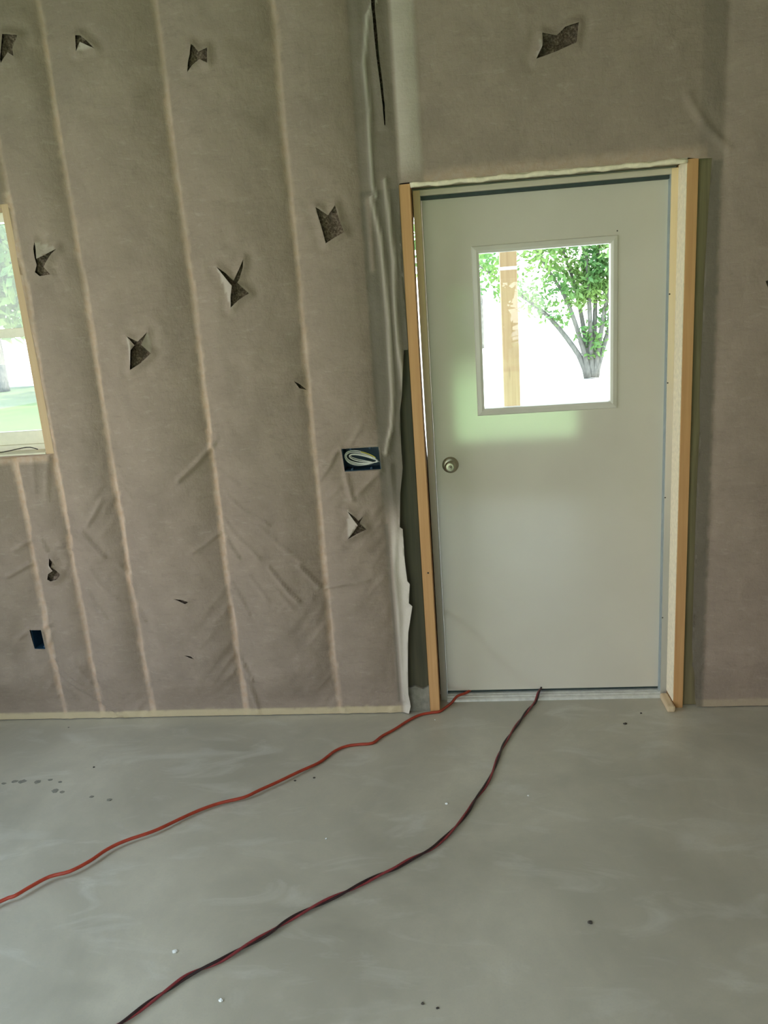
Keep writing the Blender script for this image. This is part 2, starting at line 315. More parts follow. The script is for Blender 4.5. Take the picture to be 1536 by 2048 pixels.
RIDGE4 = [(-0.1711, 1.0854), (-0.1647, 0.9428), (-0.1629, 0.8181), (-0.1843, 0.6488), (-0.1787, 0.4515), (-0.1814, 0.2482), (-0.1805, 0.0619)]
RIDGE5 = [(-0.1092, 2.7003), (-0.1417, 2.658), (-0.1655, 2.5057), (-0.1587, 2.362), (-0.1648, 2.2321), (-0.1645, 2.1154), (-0.1549, 2.0724)]
EDGEA = [(-0.2128, 1.7175), (-0.2131, 1.4584), (-0.2164, 1.2271), (-0.2056, 1.1573)]
EDGEB = [(-0.2039, 0.8409), (-0.2022, 0.6279), (-0.1978, 0.385), (-0.1998, 0.0624)]
CORD1 = [(0.045, 0.104), (-0.019, 0.023), (-0.062, -0.01), (-0.114, -0.033), (-0.164, -0.081), (-0.212, -0.144), (-0.26, -0.196), (-0.295, -0.248), (-0.345, -0.257), (-0.394, -0.267), (-0.439, -0.302), (-0.486, -0.378), (-0.552, -0.447), (-0.615, -0.51), (-0.677, -0.564), (-0.726, -0.606), (-0.806, -0.637), (-0.867, -0.676), (-0.916, -0.72), (-0.988, -0.792), (-1.071, -0.846), (-1.114, -0.888), (-1.147, -0.945), (-1.191, -0.994), (-1.245, -1.018), (-1.286, -1.064), (-1.314, -1.101), (-1.349, -1.124), (-1.488, -1.274), (-1.614, -1.405)]
CORD2 = [(0.377, 0.055), (0.338, -0.016), (0.277, -0.147), (0.23, -0.258), (0.206, -0.328), (0.171, -0.46), (0.141, -0.545), (0.103, -0.623), (0.076, -0.692), (0.034, -0.771), (-0.007, -0.833), (-0.046, -0.88), (-0.107, -0.927), (-0.151, -0.965), (-0.195, -0.993), (-0.252, -1.036), (-0.293, -1.067), (-0.347, -1.104), (-0.4, -1.143), (-0.45, -1.186), (-0.485, -1.223), (-0.543, -1.273), (-0.599, -1.323), (-0.645, -1.353), (-0.677, -1.378), (-0.706, -1.412), (-0.743, -1.455), (-0.769, -1.488), (-0.795, -1.518), (-0.87, -1.602), (-0.963, -1.702)]
SPECK_DARK = [(0.716, -0.124), (0.797, -0.043), (0.404, -1.17), (-0.562, -0.492), (-0.493, -0.474), (-1.398, -0.388), (-0.047, -1.437), (-0.01, -1.449), (-1.239, -0.6), (-1.316, -0.581), (-1.663, -0.076)]
SPLAT = [(-1.678, -0.478), (-1.647, -0.479), (-1.583, -0.483), (-1.538, -0.47), (-1.49, -0.484), (-1.48, -0.542), (-1.447, -0.549), (-1.716, -0.491)]
SPECK_WHITE = [(0.004, -0.636), (-0.738, -1.289), (-0.561, -1.441), (0.288, -0.594), (-0.05, -0.066), (-0.391, -0.819)]
CREASES = [[(-0.862, 1.104), (-0.827, 1.072), (-0.776, 1.034)], [(-0.869, 0.905), (-0.825, 0.835), (-0.768, 0.781), (-0.727, 0.737)], [(-0.865, 0.816), (-0.841, 0.771), (-0.816, 0.732)], [(-0.716, 0.873), (-0.641, 0.791), (-0.556, 0.708)], [(-0.836, 1.0), (-0.771, 0.934), (-0.674, 0.877)], [(-0.869, 1.214), (-0.942, 1.139), (-1.025, 1.072)], [(-0.882, 0.85), (-0.945, 0.804), (-1.014, 0.766)], [(-0.844, 1.245), (-0.875, 1.195)], [(-0.884, 0.345), (-0.861, 0.263), (-0.827, 0.175)], [(-0.873, 0.252), (-0.842, 0.145), (-0.825, 0.061)], [(-0.867, 0.626), (-0.835, 0.57), (-0.802, 0.49)], [(-1.471, 0.881), (-1.437, 0.825), (-1.392, 0.768)], [(-1.465, 0.727), (-1.425, 0.636), (-1.359, 0.566)], [(-1.5, 0.628), (-1.472, 0.559), (-1.428, 0.489)], [(-1.581, 0.82), (-1.53, 0.796)], [(-1.536, 0.97), (-1.503, 0.936)], [(-1.526, 0.883), (-1.51, 0.85)], [(-1.663, 0.857), (-1.64, 0.801)], [(-1.686, 0.434), (-1.721, 0.37)], [(-1.695, 0.298), (-1.653, 0.237), (-1.593, 0.187)], [(-1.688, 0.238), (-1.609, 0.163), (-1.529, 0.088), (-1.449, 0.013)], [(-1.672, 0.201), (-1.643, 0.103)], [(-1.289, 0.62), (-1.309, 0.677), (-1.339, 0.722)], [(-1.263, 0.472), (-1.288, 0.53)], [(-1.282, 1.147), (-1.265, 1.084)], [(-1.288, 1.074), (-1.239, 1.02)], [(-0.478, 0.583), (-0.388, 0.608), (-0.294, 0.615)], [(-0.43, 0.96), (-0.401, 0.989), (-0.375, 1.008)], [(-0.453, 1.043), (-0.407, 1.101), (-0.379, 1.15)], [(-0.568, 0.691), (-0.494, 0.59)], [(-0.663, 0.586), (-0.608, 0.506)], [(-1.364, 1.005), (-1.406, 0.943), (-1.44, 0.901)], [(-0.693, 0.696), (-0.621, 0.584), (-0.583, 0.538)], [(-0.783, 0.656), (-0.709, 0.554)], [(-1.784, 0.807), (-1.709, 0.848)], [(-1.829, 0.697), (-1.729, 0.742)], [(-0.207, 1.12), (-0.242, 1.042), (-0.307, 0.984)], [(-0.351, 1.058), (-0.329, 0.955)]]
# ------------------------------------------------------------------ netting surface
def _hash(i, j, s):
    h = (i.astype(np.int64)*374761393 + j.astype(np.int64)*668265263 + s*1442695041) & 0x7fffffff
    h = ((h ^ (h >> 13))*1274126177) & 0x7fffffff
    return ((h ^ (h >> 16)) & 0xffff)/65535.0
def vnoise(x, z, s=0):
    i = np.floor(x); j = np.floor(z); fx = x-i; fz = z-j
    fx = fx*fx*fx*(fx*(fx*6-15)+10); fz = fz*fz*fz*(fz*(fz*6-15)+10)
    a = _hash(i, j, s); b = _hash(i+1, j, s); c = _hash(i, j+1, s); d = _hash(i+1, j+1, s)
    return (a*(1-fx)+b*fx)*(1-fz)+(c*(1-fx)+d*fx)*fz
def fbm(x, z, s=0, o=3):
    r = 0; a = 0.5; t = 0
    for k in range(o):
        r = r+a*vnoise(x*2**k, z*2**k, s+k*7); t += a; a *= 0.5
    return r/t
def sstep(a, b, x):
    t = np.clip((x-a)/(b-a), 0, 1); return t*t*(3-2*t)
def dist_poly(x, z, pts, closed=False):
    d = np.full(x.shape, 9.0); P = list(pts)+([pts[0]] if closed else [])
    x0 = min(p[0] for p in P)-0.12; x1 = max(p[0] for p in P)+0.12; z0 = min(p[1] for p in P)-0.12; z1 = max(p[1] for p in P)+0.12
    k = (x > x0) & (x < x1) & (z > z0) & (z < z1); X = x[k]; Z = z[k]; dd = np.full(X.shape, 9.0)
    for (ax, az), (bx, bz) in zip(P[:-1], P[1:]):
        ex, ez = bx-ax, bz-az; L = ex*ex+ez*ez+1e-12
        t = np.clip(((X-ax)*ex+(Z-az)*ez)/L, 0, 1)
        dd = np.minimum(dd, np.hypot(X-ax-t*ex, Z-az-t*ez))
    d[k] = dd; return d
def inside(x, z, poly):
    r = np.zeros(x.shape, bool)
    x0 = min(p[0] for p in poly); x1 = max(p[0] for p in poly); z0 = min(p[1] for p in poly); z1 = max(p[1] for p in poly)
    k = np.nonzero((x >= x0) & (x <= x1) & (z >= z0) & (z <= z1))[0]; X = x[k]; Z = z[k]; c = np.zeros(X.shape, bool)
    n = len(poly)
    for i in range(n):
        ax, az = poly[i]; bx, bz = poly[(i+1) % n]
        if az == bz: continue
        c ^= ((az > Z) != (bz > Z)) & (X < (bx-ax)*(Z-az)/(bz-az)+ax)
    r[k] = c; return r
STUDS = [-3.40, -2.95, -2.56, -2.14, -1.7125, -1.54, -1.303, -0.882, -0.468, -0.205]
NODES = STUDS+[-0.062, 0.02, 1.06, 1.47, 1.88, 2.29, 2.62]
AMP = {8: 0.026, 9: 0.004, 10: 0.006, 11: 0.022, 12: 0.026, 4: 0.022, 5: 0.030}
BOXES = [(-0.281, 1.117, 0.076, 0.046), (-1.762, 0.397, 0.026, 0.046)]
FLAPS = [ # base, base, tip, lift towards the room
    (('a', 0), ('a', 10), ('a', 12), 0.034), (('h', 0), ('h', 7), ('h', 9), 0.032), (('g', 0), ('g', 4), ('g', 2), 0.018),
    (('b', 0), ('b', 2), ('b', 1), -0.006), (('m', 0), ('m', 6), ('m', 7), 0.030), (('i', 0), ('i', 7), ('i', 9), 0.020), (('d', 9), ('d', 7), ('d', 6), 0.008),
    (('h', 3), ('h', 5), ('h', 4), 0.014), (('e', 7), ('e', 3), ('e', 5), 0.012), (('f', 7), ('f', 4), ('f', 5), 0.010), (('j', 3), ('j', 0), ('j', 2), 0.012), (('j', 8), ('j', 0), ('j', 10), 0.012)]
def surface(x, z):
    """depth of the netting (negative = bulging into the room) and its tint mask"""
    N = np.array(NODES)
    wob = (fbm(x*0+3.1, z*3.0, 11)-0.5)*0.016
    xs = x+wob*np.clip((x < -0.25), 0, 1)
    bay = np.clip(np.searchsorted(N, xs)-1, 0, len(N)-2)
    a = N[bay]; bb = N[bay+1]; t = np.clip((xs-a)/(bb-a), 0, 1); wdt = bb-a
    amp = np.array([AMP.get(i, 0.042) for i in range(len(N)-1)])[bay]
    prof = (1-np.abs(2*t-1)**2.2)
    low = sstep(0.03, 0.22, z)
    over = (bay == 11)
    low = np.where(over, sstep(2.10, 2.45, z), low)
    bul = amp*prof*low*(0.75+0.5*fbm(x*2.0, z*1.6, 3))
    for cx, cz, hx, hz in BOXES:
        d = np.hypot(np.maximum(np.abs(x-cx)-hx, 0), np.maximum(np.abs(z-cz)-hz, 0))
        q = np.exp(-(d/0.07)**2); bul = bul*(1-q)+0.010*q
    # pulled creases that fall away from every staple line
    side = np.minimum(xs-a, bb-xs)
    s = z+1.05*side
    cre = np.abs(2*vnoise(s*17+bay*3.7, side*5+bay, 21)-1)
    cre2 = np.abs(2*vnoise(s*31+bay*1.7, side*8+bay, 23)-1)
    k = 1.6*sstep(0.35, 0.7, fbm(x*5, z*4, 27))*np.exp(-side/0.10)*sstep(0.0, 0.02, side)*np.where(bay <= 8, 1.0, 0.25)
    zamp = 0.35+0.9*sstep(1.55, 1.0, z)
    y = -bul-(1-cre)**3*0.0040*k*zamp-(1-cre2)**3*0.0022*k*zamp
    y = y-(fbm(x*9, z*9, 31)-0.5)*0.007*low-(fbm(x*28, z*22, 37, 2)-0.5)*0.0022
    stk = fbm(x*6+z*9, z*7-x*5, 41)      # broad diagonal drape
    y = y-(stk-0.5)*0.008*low*np.where(bay <= 8, 1, 0.4)
    for P, am, wd in ((RIDGE1, .012, .008), (RIDGE2, .014, .006), (RIDGE3, .007, .005), (RIDGE4, .010, .009), (RIDGE5, .010, .007)):
        y = y-am*np.exp(-(dist_poly(x, z, P)/wd)**2)
    dt = dist_poly(x, z, TORN)
    y = y-0.013*np.exp(-(dt/0.016)**2)*sstep(1.5, 1.0, z)
    # gathers round the electrical box corners
    for P, am, wd in (([(-0.357, 1.163), (-0.44, 1.10)], .006, .008), ([(-0.33, 1.165), (-0.27, 1.25)], .005, .008), ([(-0.205, 1.07), (-0.30, 0.98)], .007, .010), ([(-0.345, 1.065), (-0.325, 0.96)], .005, .008),
                      ([(-0.205, 1.15), (-0.15, 1.22)], .006, .007), ([(-1.787, 0.444), (-1.84, 0.41)], .008, .008), ([(-1.735, 0.44), (-1.69, 0.47)], .008, .010), ([(-1.735, 0.35), (-1.70, 0.30)], .005, .008),
                      ([(-1.62, 0.30), (-1.50, 0.10), (-1.43, 0.01)], .008, .007), ([(-1.60, 0.24), (-1.48, 0.05)], .005, .006), ([(1.07, 2.13), (1.0, 2.20), (0.93, 2.30)], .008, .012),
                      ([(-1.565, 1.20), (-1.60, 1.02)], .006, .010), ([(-0.86, 0.25), (-0.82, 0.02)], .007, .008), ([(-1.63, 1.19), (-1.64, 1.05)], .006, .010)):
        y = y-am*np.exp(-(dist_poly(x, z, P)/wd)**2)
    for i_, P in enumerate(CREASES):
        d = dist_poly(x, z, P); y = y-(0.006+0.003*(i_ % 3))*np.exp(-(d/(0.0055+0.0015*(i_ % 2)))**2)
    for key, P in HOLES.items():
        d = dist_poly(x, z, P, True)
        y = y-(0.006 if len(P) > 6 and key != 'o' else 0.002)*np.exp(-(d/0.012)**2)+0.004*np.exp(-((d-0.03)/0.016)**2)*(len(P) > 6)
    for (ka, ia), (kb, ib), (kc, ic), am in FLAPS:
        A = HOLES[ka][ia]; B = HOLES[kb][ib]; C = HOLES[kc][ic]
        den = (B[1]-C[1])*(A[0]-C[0])+(C[0]-B[0])*(A[1]-C[1])
        l1 = ((B[1]-C[1])*(x-C[0])+(C[0]-B[0])*(z-C[1]))/den; l2 = ((C[1]-A[1])*(x-C[0])+(A[0]-C[0])*(z-C[1]))/den; l3 = 1-l1-l2
        ins = (l1 > -0.02) & (l2 > -0.02) & (l3 > 0)
        y = np.where(ins, y-am*np.clip(l3, 0, 1)**1.3, y)
    y = y-0.003
    flap_shine = np.zeros_like(x)  # paler tint paints the light that the lifted flaps catch
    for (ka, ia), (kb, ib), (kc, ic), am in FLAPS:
        if am > 0.011: flap_shine = np.maximum(flap_shine, np.where(inside(x, z, [HOLES[ka][ia], HOLES[kb][ib], HOLES[kc][ic]]), 0.38, 0))
    # ---- tint
    nz = fbm(x*38, z*38, 51, 2); dn = side+ (nz-0.5)*0.010
    stud = 1-sstep(0.003+0.006*fbm(z*5, x*2, 57), 0.011+0.012*fbm(z*5, x*2, 57), dn)
    stud = np.where((bay <= 8) & ~((bay == 8) & (bb-xs < xs-a)), stud, 0.0)*(0.25+0.95*fbm(z*7, x*3, 53))*(0.72+0.38*sstep(1.9, 1.0, z))
    sole = (1-sstep(0.030, 0.040, z+(nz-0.5)*0.010))*np.where(x < -0.2, 0.85, 0.35)
    stud = np.maximum(stud, np.where(over & (x < 1.0), (1-sstep(2.125, 2.165, z+(nz-0.5)*0.02))*0.55, 0))
    stud = np.maximum(stud, np.where((x > -2.56) & (x < -1.56), (1-sstep(0.01, 0.03, np.abs(z-1.195)))*0.8, 0))
    stud = np.maximum(stud, np.where((z > 1.2) & (z < 2.2), (1-sstep(0.006, 0.022, np.abs(x+1.545)+(nz-0.5)*0.008))*0.85, 0))
    pl = sstep(-0.222, -0.205, x+(nz-0.5)*0.006)*(1-sstep(-0.072, -0.062, x))
    pl = pl*np.where(z > 2.1, 0.55, 0.80)*sstep(0.80, 0.98, z)
    pl = np.maximum(pl, 0.7*np.exp(-(dist_poly(x, z, EDGEB)/0.008)**2))
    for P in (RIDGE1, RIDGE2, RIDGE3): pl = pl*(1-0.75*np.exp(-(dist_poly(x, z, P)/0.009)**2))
    pr = sstep(0.965, 0.985, x)*(1-sstep(1.046, 1.058, x+(nz-0.5)*0.008))*np.where(z > 2.1, 0.3, 0.72)
    post = np.clip(pl+pr, 0, 1)
    lite = sstep(-0.068, -0.058, x)*(1-sstep(0.008, 0.024, x))*0.42*sstep(2.1, 2.2, z)
    lite = np.maximum(lite, sstep(-0.195, -0.175, x)*np.where(x < -0.07, 1, 0)*(1-sstep(0.7, 0.95, z))*0.75)
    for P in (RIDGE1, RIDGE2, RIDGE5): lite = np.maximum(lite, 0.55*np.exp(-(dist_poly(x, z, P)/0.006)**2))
    lite = np.maximum(lite, flap_shine)
    return y, np.stack([np.clip(stud, 0, 1), post, lite, sole], -1)

HEAD = [(-0.0715, 1.53), (-0.0705, 2.1035), (-0.066, 2.112), (0.0, 2.114), (0.026, 2.112), (0.044, 2.094), (0.058, 2.1115), (0.3, 2.111), (0.52, 2.113), (0.75, 2.1105), (0.937, 2.1125), (0.976, 2.106)]
DOORWAY = [(-0.165, -0.06)]+TORN+HEAD+RAG+[(1.032, -0.06)]
WINDOWHOLE = [(-1.5503, 2.1639), (-1.549, 2.05), (-1.551, 1.95), (-1.547, 1.74), (-1.544, 1.48), (-1.545, 1.205), (-2.53, 1.205), (-2.53, 2.168)]
POLYS = dict(HOLES); POLYS['door'] = DOORWAY; POLYS['window'] = WINDOWHOLE
ST = 0.009; GX0, GX1, GZ0, GZ1 = XL+0.02, XR-0.02, 0.004, ZC-0.02
nx = int((GX1-GX0)/ST)+1; nz_ = int((GZ1-GZ0)/ST)+1
gx = GX0+np.arange(nx)*ST; gz = GZ0+np.arange(nz_)*ST
mark = np.zeros((nx-1, nz_-1), bool)
for P in POLYS.values():
    for (ax, az), (bx, bz) in zip(P, P[1:]+P[:1]):
        n = max(2, int(math.hypot(bx-ax, bz-az)/0.003)+1)
        ii = np.floor((np.linspace(ax, bx, n)-GX0)/ST).astype(int); jj = np.floor((np.linspace(az, bz, n)-GZ0)/ST).astype(int)
        for di in (-1, 0, 1):
            for dj in (-1, 0, 1):
                a_ = ii+di; b_ = jj+dj; k = (a_ >= 0) & (a_ < nx-1) & (b_ >= 0) & (b_ < nz_-1); mark[a_[k], b_[k]] = True
CXg, CZg = np.meshgrid(gx[:-1]+ST/2, gz[:-1]+ST/2, indexing='ij')
drop = np.zeros(CXg.size, bool)
for P in POLYS.values(): drop |= inside(CXg.ravel(), CZg.ravel(), P)
drop = drop.reshape(CXg.shape)
VX, VZ = np.meshgrid(gx, gz, indexing='ij'); vx = list(VX.ravel()); vz = list(VZ.ravel())
ci, cj = np.nonzero(~mark & ~drop); i0 = ci*nz_+cj
quads = np.stack([i0, i0+nz_, i0+nz_+1, i0+1], -1)
# constrained triangulation of the cells that the cut lines cross
mi, mj = np.nonzero(mark); ids = {}; pin = []
def gid(i, j):
    k = i*nz_+j
    if k not in ids: ids[k] = len(pin); pin.append(Vector((gx[i], gz[j])))
    return ids[k]
ed = []
for i, j in zip(mi.tolist(), mj.tolist()):
    a_, b_, c_, d_ = gid(i, j), gid(i+1, j), gid(i+1, j+1), gid(i, j+1)
    if i == 0 or not mark[i-1, j]: ed.append((a_, d_))
    if i == nx-2 or not mark[i+1, j]: ed.append((b_, c_))
    if j == 0 or not mark[i, j-1]: ed.append((a_, b_))
    if j == nz_-2 or not mark[i, j+1]: ed.append((d_, c_))
back = {v_: k for k, v_ in ids.items()}
for P in POLYS.values():
    base = len(pin); pin += [Vector(p) for p in P]; n = len(P)
    ed += [(base+i, base+(i+1) % n) for i in range(n)]
ov, oe, of, vo_, _, _ = delaunay_2d_cdt(pin, ed, [], 0, 1e-6, True)
remap = []
for i, co in enumerate(ov):
    g = next((back[q] for q in vo_[i] if q in back), None)
    if g is None: g = len(vx); vx.append(co.x); vz.append(co.y)
    remap.append(g)
vx = np.array(vx); vz = np.array(vz)
tri = np.array([[remap[q] for q in f] for f in of if len(f) == 3])
tx = vx[tri].mean(1); tz = vz[tri].mean(1)
ti = np.floor((tx-GX0)/ST).astype(int); tj = np.floor((tz-GZ0)/ST).astype(int)
ok = (ti >= 0) & (ti < nx-1) & (tj >= 0) & (tj < nz_-1); ok[ok] = mark[ti[ok], tj[ok]]
for P in POLYS.values(): ok &= ~inside(tx, tz, P)
tri = tri[ok]
ar = (vx[tri[:, 1]]-vx[tri[:, 0]])*(vz[tri[:, 2]]-vz[tri[:, 0]])-(vx[tri[:, 2]]-vx[tri[:, 0]])*(vz[tri[:, 1]]-vz[tri[:, 0]])
tri[ar < 0] = tri[ar < 0][:, ::-1]
used = np.zeros(len(vx), bool); used[quads] = True; used[tri] = True
new = np.cumsum(used)-1; quads = new[quads]; tri = new[tri]; vx = vx[used]; vz = vz[used]
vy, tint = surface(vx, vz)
me = bpy.data.meshes.new('wall_back'); nv = len(vx)
me.vertices.add(nv); me.vertices.foreach_set('co', np.stack([vx, vy, vz], -1).astype(np.float32).ravel())
nl = quads.size+tri.size; me.loops.add(nl); me.loops.foreach_set('vertex_index', np.concatenate([quads.ravel(), tri.ravel()]).astype(np.int32))
npoly = len(quads)+len(tri); me.polygons.add(npoly)
me.polygons.foreach_set('loop_start', np.concatenate([np.arange(len(quads))*4, quads.size+np.arange(len(tri))*3]).astype(np.int32))
me.polygons.foreach_set('use_smooth', np.ones(npoly, bool)); me.update(calc_edges=True); me.validate()
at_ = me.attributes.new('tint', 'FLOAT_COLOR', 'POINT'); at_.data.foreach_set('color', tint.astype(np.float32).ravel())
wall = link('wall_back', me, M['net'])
tag(wall, 'wall of grey insulation netting stapled over studs and cut with small holes', 'wall', kind='structure')
# loose insulation showing inside each cut
for key, P in HOLES.items():
    if key in ('box', 'box2'): continue
    x0 = min(p[0] for p in P)-0.02; x1 = max(p[0] for p in P)+0.02; z0 = min(p[1] for p in P)-0.02; z1 = max(p[1] for p in P)+0.02
    n1 = max(6, int((x1-x0)/0.005)); n2 = max(6, int((z1-z0)/0.005)); 
    X, Z = np.meshgrid(np.linspace(x0, x1, n1), np.linspace(z0, z1, n2), indexing='ij'); X = X.ravel(); Z = Z.ravel()
    Y, _t = surface(X, Z)
    Y = Y+0.016+(fbm(X*70, Z*70, 61)-0.5)*0.014
    if key == 'o': Y = Y+0.02
    F = [(i*n2+j, (i+1)*n2+j, (i+1)*n2+j+1, i*n2+j+1) for i in range(n1-1) for j in range(n2-1)]
    mesh('insulation_patch', np.stack([X, Y, Z], -1).tolist(), F, M['insul'], wall, True)

# ------------------------------------------------------------------ floor, room shell
fl = box('floor', XL, XR, YB-0.05, 0.16, -0.18, 0.0, M['concrete']); tag(fl, 'bare grey concrete slab floor with faint stains', 'floor', kind='structure')
ce = box('ceiling', XL-0.5, XR+0.5, YB-0.6, 0.55, ZC, ZC+0.15, M['wall']); tag(ce, 'plain ceiling above the room', 'ceiling', kind='structure')
wl = empty('wall_left', (XL, 0, 0)); tag(wl, 'side wall with an added window opening that lights the netting', 'wall', kind='structure')  # window opening added to light the wall bays from the left
box('wall_panel', XL-0.15, XL, OPEN_Y1, 0.17, -0.18, ZC, M['wall'], wl); box('wall_panel', XL-0.15, XL, YB-0.15, OPEN_Y0, -0.18, ZC, M['wall'], wl); box('wall_panel', XL-0.15, XL, OPEN_Y0, OPEN_Y1, OPEN_Z, ZC, M['wall'], wl); box('wall_panel', XL-0.15, XL, OPEN_Y0, OPEN_Y1, -0.18, OPEN_Z0, M['wall'], wl)
wr = box('wall_right', XR, XR+0.15, YB-0.15, 0.17, -0.18, ZC, M['wall']); tag(wr, 'plain side wall without openings', 'wall', kind='structure')
wf = empty('wall_front', (0, YB, 0)); tag(wf, 'wall behind the viewer with a tall window and an added doorway that lights the floor', 'wall', kind='structure')  # doorway added behind the viewer to brighten the floor
box('wall_panel', XL, RO[0], YB-0.15, YB, -0.18, ZC, M['wall'], wf); box('wall_panel', RO[0], RO[1], YB-0.15, YB, RO[2], ZC, M['wall'], wf); box('wall_panel', RO[1], BW[0], YB-0.15, YB, -0.18, ZC, M['wall'], wf); box('wall_panel', BW[1], XR, YB-0.15, YB, -0.18, ZC, M['wall'], wf)
box('wall_panel', BW[0], BW[1], YB-0.15, YB, -0.18, BW[2], M['wall'], wf); box('wall_panel', BW[0], BW[1], YB-0.15, YB, BW[3], ZC, M['wall'], wf)
w2 = empty('window_2', (0.69, YB, 0.25)); tag(w2, 'tall window behind the viewer facing a lawn', 'window', kind='structure')
for a_ in ((BW[0], BW[0]+.035, BW[2], BW[3]), (BW[1]-.035, BW[1], BW[2], BW[3]), (BW[0]+.035, BW[1]-.035, BW[2], BW[2]+.035), (BW[0]+.035, BW[1]-.035, BW[3]-.035, BW[3])):
    box('frame_bar', a_[0], a_[1], YB-0.12, YB-0.06, a_[2], a_[3], M['vinyl'], w2)
box('pane', BW[0]+.035, BW[1]-.035, YB-0.092, YB-0.088, BW[2]+.035, BW[3]-.035, M['glass'], w2)
# outer sheathing of the wall with the door and window openings
ex = empty('trim_1', (0, 0.15, 0)); tag(ex, 'pale outer siding of the building around the doorway', 'siding', kind='structure')
for x0, x1, z0, z1 in ((XL-0.15, -2.52, -0.18, ZC), (-1.56, -0.040, -0.18, ZC), (-2.52, -1.56, -0.18, 1.20), (-2.52, -1.56, 2.18, ZC), (-0.040, 0.95, 2.092, ZC), (0.95, XR+0.15, -0.18, ZC)):
    box('siding_panel', x0, x1, 0.142, 0.17, z0, z1, M['siding'], ex)
cz = [(-0.18, -0.022), (0.85, -0.022), (1.15, -0.0325), (1.45, -0.040), (1.85, -0.040), (2.0, -0.0315), (2.092, -0.022)]  # unseen strip added outside the jamb gap to taper its light sliver
V = [(x_, y_, z_) for z_, xr in cz for x_, y_ in ((-0.046, 0.17), (xr, 0.17), (xr, 0.178), (-0.046, 0.178))]
mesh('gap_light_blocker', V, [(i*4+k, i*4+(k+1) % 4, i*4+4+(k+1) % 4, i*4+4+k) for i in range(len(cz)-1) for k in range(4)]+[(3, 2, 1, 0), tuple(len(cz)*4-4+k for k in range(4))], M['siding'], ex)
# framing
def framing(name, label, parts, mat, loc):
    e = empty(name, loc); tag(e, label, 'framing', kind='structure')
    return e
pl = box('trim_2', -0.215, -0.0725, 0.03, 0.14, 0.0, 3.05, M['post'], bev=0.003); tag(pl, 'dark treated post behind the torn netting left of the door', 'post', kind='structure')
pr = box('trim_3', 0.9765, 1.10, 0.022, 0.14, 0.0, 3.05, M['post_brown'], bev=0.003); tag(pr, 'dark treated post right of the door frame', 'post', kind='structure')
V = []; tops = [0.108, 0.104, 0.109, 0.112, 0.107, 0.101, 0.098, 0.104, 0.110]
for i, t_ in enumerate(tops):
    x_ = -0.165+0.0925*i/8
    V += [(x_, 0.012, 0.0), (x_, 0.016, t_*0.5), (x_, 0.022, t_), (x_, 0.0299, t_+0.002), (x_, 0.0299, 0.0)]
ft = mesh('trim_4', V, [(i*5+k, i*5+5+k, i*5+5+(k+1) % 5, i*5+(k+1) % 5) for i in range(8) for k in range(5)]+[(0, 1, 2, 3, 4), (44, 43, 42, 41, 40)], M['mortar']); tag(ft, 'grey mortar lump at the foot of the left treated post', 'mortar', kind='structure')
# bowed left stud
V = []; F = []
zs = [0, 0.3, 0.6, 0.9, 1.2, 1.5, 1.8, 2.0, 2.109]; bow = [0, 0, 0, -0.0005, -0.0018, -0.0026, -0.002, -0.0005, 0]
for z_, b_ in zip(zs, bow):
    for X_, Y_ in ((-0.0705, -0.002), (-0.0305+b_, -0.002), (-0.0305+b_, 0.14), (-0.0705, 0.14)): V.append((X_, Y_, z_))
for i in range(len(zs)-1):
    for k in range(4): F.append((i*4+k, i*4+(k+1) % 4, i*4+4+(k+1) % 4, i*4+4+k))
F += [(3, 2, 1, 0), tuple(len(zs)*4-4+k for k in range(4))]
sl = mesh('trim_5', V, F, M['stud']); tag(sl, 'bare pine stud along the left side of the door', 'stud', kind='structure')
lathe('nail_head', [(0.004, 0), (0.0035, 0.0012), (0.001, 0.0016)], (-0.046, -0.002, 0.63), (0, -1, 0), M['dirt'], sl, 10)
sr = box('trim_6', 0.9370, 0.9745, -0.002, 0.14, 0.0, 2.109, M['stud'], bev=0.0015); tag(sr, 'bare pine stud along the right side of the door', 'stud', kind='structure')
box('wrap', 0.9335, 0.9370, 0.001, 0.099, 0.03, 2.106, M['wrap'], sr, 0.001)
hd = box('trim_7', -0.0305, 0.937, 0.0, 0.14, 2.109, 2.147, M['header'], bev=0.0015); tag(hd, 'pale pine header over the door', 'header', kind='structure')
hw = []
for i in range(61):
    x_ = -0.029+0.965*i/60; hw.append((x_, -0.001, 2.1035+0.0018*math.sin(i*0.7)+0.0012*math.sin(i*1.9)))
tube('wrap', hw, [0.0085+0.0012*math.sin(i*0.9+1) for i in range(61)], M['wrap'], hd, 8)
for x0, x1 in ((XL+0.02, -0.215), (1.10, XR-0.02)):
    sp_ = box('baseboard_back', x0, x1, 0.008, 0.14, 0.0, 0.038, M['stud']); tag(sp_, 'pine sole plate behind the foot of the netting' + (' left of the door' if x0 < 0 else ' right of the door'), 'sole plate', kind='structure')
blk = box('wood_block', 0.902, 0.9360, -0.042, 0.080, 0.0, 0.028, M['block'], bev=0.008); tag(blk, 'small pale wood offcut at the foot of the right door stud', 'offcut')

